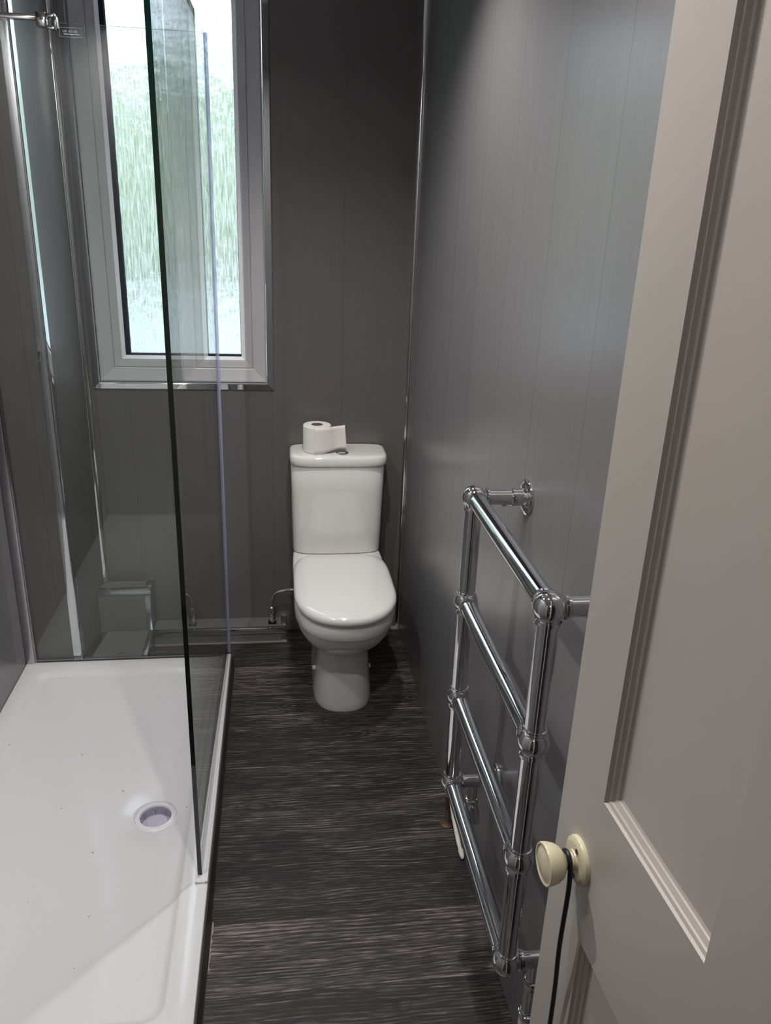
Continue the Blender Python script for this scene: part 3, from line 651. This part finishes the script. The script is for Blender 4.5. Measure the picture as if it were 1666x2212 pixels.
for i, p in enumerate(sp_):
    t = i / (len(sp_) - 1); rows.append([])
    for j in range(9):
        v = j / 8; lift = 0.0015 + 0.0135 * min(1, t * 1.4) * (1 - v); top = 0.099 + 0.006 * t * t
        z = lift + (top - lift) * v; wob = 0.0025 * math.sin(9 * t + 4 * v) * t
        xx = p.x + 0.006 * (1 - v) * max(0, t - 0.6) * 2.2 - 0.003 * v * t
        rows[-1].append(bm.verts.new((xx, p.y + wob - 0.0006, LZ + z)))
for a, b in zip(rows, rows[1:]):
    for j in range(8): bm.faces.new([a[j], b[j], b[j + 1], a[j + 1]])
so = par(link('loose_sheet', bm, M['paper'], smooth=180), roll)
sm_ = so.modifiers.new('thickness', 'SOLIDIFY'); sm_.thickness = 0.0006

# ------------------------------------------------------------------ towel rail radiator
RXp = 0.3835; YF, YN = 1.440, 0.974
ZL = [(1.123, 1.131), (0.897, 0.893), (0.670, 0.656), (0.440, 0.428)]
ZZ = [1.127, 0.895, 0.663, 0.432]
rail = thing('towel_radiator', 'chrome ladder towel radiator with ball joints mounted on the right grey wall', 'towel radiator', (RXp, 1.2, 0.43))
rt, rb = 0.0172, 0.0250
def collar(bm, c, d, r0, dist, ln=0.008):
    c = Vector(c); d = Vector(d).normalized()
    lathe(bm, c + d * dist, d, [(r0 * 0.9, 0), (r0 + 0.0030, 0.001), (r0 + 0.0034, ln * 0.35), (r0 + 0.0022, ln * 0.5), (r0 + 0.0024, ln * 0.9), (r0 * 0.9, ln)], 36)
for yy in (YF, YN):
    bm = cyl(bmesh.new(), (RXp, yy, ZZ[3]), (RXp, yy, ZZ[0]), rt, 40); par(link('post', bm, M['chrome'], smooth=40), rail)
for k, z in enumerate(ZZ):
    bm = cyl(bmesh.new(), (RXp, YN, z), (RXp, YF, z), rt, 40); par(link('rail', bm, M['chrome'], smooth=40), rail)
    for yy, s in ((YF, -1), (YN, 1)):
        bm = sphere(bmesh.new(), (RXp, yy, z), rb)
        collar(bm, (RXp, yy, z), (0, s, 0), rt, 0.0185)
        if k > 0: collar(bm, (RXp, yy, z), (0, 0, 1), rt, 0.0185)
        if k < 3: collar(bm, (RXp, yy, z), (0, 0, -1), rt, 0.0185)
        if k in (0, 3): collar(bm, (RXp, yy, z), (1, 0, 0), 0.0155, 0.0200, 0.010)
        par(link('ball_joint', bm, M['chrome'], smooth=40), rail)
for z in (ZZ[0], ZZ[3]):
    for yy in (YF, YN):
        bm = cyl(bmesh.new(), (RXp + 0.015, yy, z), (XR - 0.003, yy, z), 0.0152, 36)
        lathe(bm, (XR - 0.036, yy, z), (1, 0, 0), [(0.0150, 0), (0.0175, 0.001), (0.0182, 0.003), (0.0176, 0.016), (0.018, 0.019), (0.0185, 0.024), (0.025, 0.028)], 40)
        lathe(bm, (RXp + 0.062, yy, z - 0.0142), (0, 0, -1), [(0.004, 0), (0.0055, 0.001), (0.0055, 0.004), (0.003, 0.0045)], 12)
        br = par(link('wall_bracket', bm, M['chrome'], smooth=40), rail)
        bm = lathe(bmesh.new(), (XR - 0.0005, yy, z), (-1, 0, 0), [(0.0365, 0), (0.0370, 0.003), (0.0358, 0.0052), (0.032, 0.0066), (0.028, 0.0072), (0.026, 0.0105), (0.018, 0.0125)], 48)
        fl = link('wall_flange', bm, M['chrome'], smooth=40); fl.parent = br
# valves
for yy, dr in ((YF, 1), (YN, 1)):
    vx = RXp + 0.052; z = ZZ[3]
    bm = cyl(bmesh.new(), (vx, yy, z - 0.006), (vx, yy, z - 0.050), 0.0112, 30)
    lathe(bm, (vx, yy, z - 0.048), (0, 0, -1), [(0.011, 0), (0.0145, 0.002), (0.0158, 0.006), (0.0145, 0.012), (0.0115, 0.017), (0.0118, 0.020), (0.0095, 0.024), (0.0095, 0.030)], 36)
    vb = par(link('valve', bm, M['chrome'], smooth=35), rail)
    if yy == YF:
        bm = lathe(bmesh.new(), (vx + 0.001, yy - 0.002, z - 0.066), (0.12, -0.30, -1), [(0.010, 0), (0.0138, 0.003), (0.0140, 0.006), (0.0140, 0.042), (0.0125, 0.044), (0.012, 0.044), (0, 0.0442)], 40)
        vh = link('valve_cap', bm, M['chrome'], smooth=35)
    else:
        bm = cyl(bmesh.new(), (vx, yy, z - 0.070), (vx, yy, z - 0.13), 0.0125, 30)
        lathe(bm, (vx, yy, z - 0.128), (0, 0, -1), [(0.012, 0), (0.0165, 0.002), (0.0165, 0.012), (0.0150, 0.014)], 36)
        vh = link('valve_tail', bm, M['chrome'], smooth=35)
        bm = cyl(bmesh.new(), (vx, yy, z - 0.141), (vx, yy, z - 0.165), 0.0145, 30, ch=0.002); o2 = link('white_collar', bm, M['cablemat'], smooth=35); o2.parent = vb
        bm = cyl(bmesh.new(), (vx, yy, z - 0.165), (vx, yy, 0.0), 0.0105, 30); o2 = link('feed_pipe', bm, M['satin'], smooth=35); o2.parent = vb
    vh.parent = vb

# pipe stubs at the foot of the right wall
pw = thing('pipe', 'short pipe stub with brown collar rising from the floor at the foot of right wall', 'pipe', (0.470, 1.775, 0))
bm = lathe(bmesh.new(), (0.470, 1.775, 0.0), (0, 0, 1), [(0.020, 0), (0.020, 0.003), (0.012, 0.008), (0.010, 0.012)], 24); par(link('floor_collar', bm, M['brown'], smooth=40), pw)
bm = cyl(bmesh.new(), (0.470, 1.775, 0.004), (0.470, 1.775, 0.055), 0.0085, 24); par(link('pipe_body', bm, M['satin'], smooth=40), pw)
bm = cyl(bmesh.new(), (0.470, 1.775, 0.053), (0.468, 1.775, 0.105), 0.0092, 24, ch=0.002); par(link('brown_sleeve', bm, M['brown'], smooth=40), pw)
bm = tube(bmesh.new(), [(0.474, 1.770, 0.100), (0.476, 1.750, 0.072), (0.479, 1.722, 0.045), (0.482, 1.690, 0.020), (0.484, 1.655, 0.008)], [0.0065, 0.0065, 0.0065, 0.0062, 0.006], 14, 8)
lathe(bm, (0.484, 1.665, 0.010), (0, -1, -0.1), [(0.006, 0), (0.0078, 0.003), (0.0070, 0.020), (0.004, 0.030), (0.002, 0.032)], 14)
o = link('cable', bm, M['cablemat'], smooth=60); tag(o, 'short white cable curving down to the floor behind the chrome radiator, by the right wall', 'cable')

# ------------------------------------------------------------------ shower mixer (on the left wall, seen mirrored in the end screen)
mx_ = thing('shower_mixer', 'chrome bar shower mixer on the left wall, seen as a reflection in the glass', 'shower mixer', (XL, 2.16, 1.12))
bm = cyl(bmesh.new(), (XL + 0.055, 2.06, 1.12), (XL + 0.055, 2.27, 1.12), 0.020, 36, ch=0.002); par(link('bar', bm, M['chrome'], smooth=40), mx_)
for yy, s in ((2.06, -1), (2.27, 1)):
    bm = cyl(bmesh.new(), (XL + 0.055, yy + s * 0.002, 1.12), (XL + 0.055, yy + s * 0.052, 1.12), 0.0235, 36, ch=0.003); par(link('knob', bm, M['chrome'], smooth=40), mx_)
    bm = lathe(bmesh.new(), (XL + 0.0005, 2.165 + s * 0.075, 1.12), (1, 0, 0), [(0.030, 0), (0.030, 0.006), (0.017, 0.010), (0.015, 0.045)], 36); par(link('wall_union', bm, M['chrome'], smooth=40), mx_)

# ------------------------------------------------------------------ door
d = Vector((0.050, -0.99875, 0)); ang = math.atan2(d.y, d.x)
O = Vector((0.302, 0.600, 0)) - d * 0.058; O.z = 0
door = sroot('door_1', O); door.rotation_euler = (0, 0, ang)
Wd, Hd, T = 0.625, 1.975, 0.036; z0d = 0.008
# local x: from the free edge to the hinge, local +y: away from the camera side
bm = bmesh.new()
OP = [(0.085, 0.2600), (0.362, 0.540)]; LZ_ = [(0.20, 0.950), (1.131, 1.870)]
box(bm, 0, 0.085, 0, T, z0d, Hd); box(bm, 0.260, 0.362, 0, T, z0d, Hd); box(bm, 0.540, Wd, 0, T, z0d, Hd)
for a, b in OP:
    box(bm, a, b, 0, T, z0d, 0.20); box(bm, a, b, 0, T, 0.950, 1.131); box(bm, a, b, 0, T, 1.870, Hd)
bmesh.ops.remove_doubles(bm, verts=bm.verts[:], dist=1e-5)
dob = link('door_leaf', bm, M['door']); dob.parent = door
for a, b in OP:
    for c, e in LZ_:
        bm = B(a - 0.004, b + 0.004, 0.0115, T - 0.0115, c - 0.004, e + 0.004); p = link('door_panel', bm, M['door']); p.parent = door
        bm = bmesh.new()
        for s, y0_ in ((1, 0.0), (-1, T)):
            quad_ring(bm, [rect(a + i, b - i, c + i, e - i, y0_ + s * y) for i, y in ((0, 0), (0.0012, 0.0027), (0.0044, 0.0041), (0.0051, 0.0059), (0.0094, 0.0086), (0.0101, 0.0102), (0.0130, 0.0116))])
        p = link('moulding', bm, M['cream'] if False else M['door'], smooth=20); p.parent = door
KX, KZ = 0.058, 1.034
bm = lathe(bmesh.new(), (KX, 0, KZ), (0, -1, 0), [(0.0250, 0), (0.0252, 0.002), (0.0244, 0.0046), (0.0212, 0.0066), (0.0190, 0.0070), (0.0115, 0.0070), (0.0110, 0.0088), (0.0092, 0.0088)], 48)
rose = link('knob_rose', bm, M['cream'], smooth=35); rose.parent = door
for dz in (0.0155, -0.0155):
    bm = lathe(bmesh.new(), (KX + 0.004, -0.0072, KZ + dz), (0, -1, 0), [(0.0028, 0), (0.0028, 0.0005), (0.0018, 0.0006), (0.0018, 0.0002)], 14, cap=(False, True)); s_ = link('screw', bm, M['brown']); s_.parent = rose
bm = lathe(bmesh.new(), (KX, -0.006, KZ), (0, -1, 0), [(0.0095, 0), (0.0088, 0.004), (0.0080, 0.009), (0.0082, 0.0115), (0.0120, 0.0130), (0.0165, 0.0165), (0.0196, 0.0215), (0.0212, 0.0275), (0.0218, 0.0325), (0.0212, 0.0340), (0.0196, 0.0340), (0.0186, 0.0328), (0.0130, 0.0346), (0.0070, 0.0356), (0, 0.0360)], 56)
kb = link('door_knob', bm, M['cream'], smooth=35); kb.parent = door
# black cord looped over the knob neck
def dl(s, dist, z):                                          # door-local to world
    return O + d * (KX + s) + Vector((-0.99875, -0.050, 0)) * dist + Vector((0, 0, z))
bm = tube(bmesh.new(), [dl(-0.0100, 0.0150, 1.014), dl(-0.0112, 0.0150, 1.027), dl(-0.0082, 0.0150, 1.0400), dl(0.0, 0.0150, 1.0455), dl(0.0082, 0.0150, 1.041), dl(0.0116, 0.0148, 1.028), dl(0.0122, 0.0142, 1.00),
     dl(0.011, 0.014, 0.93), dl(0.008, 0.010, 0.86), dl(0.006, 0.008, 0.78), dl(0.005, 0.007, 0.66), dl(0.004, 0.007, 0.52)], 0.0026, 14, 8)
o = link('cord', bm, M['cord'], smooth=60); tag(o, 'thin black cord hooked over the cream door knob and hanging down the door', 'cord')
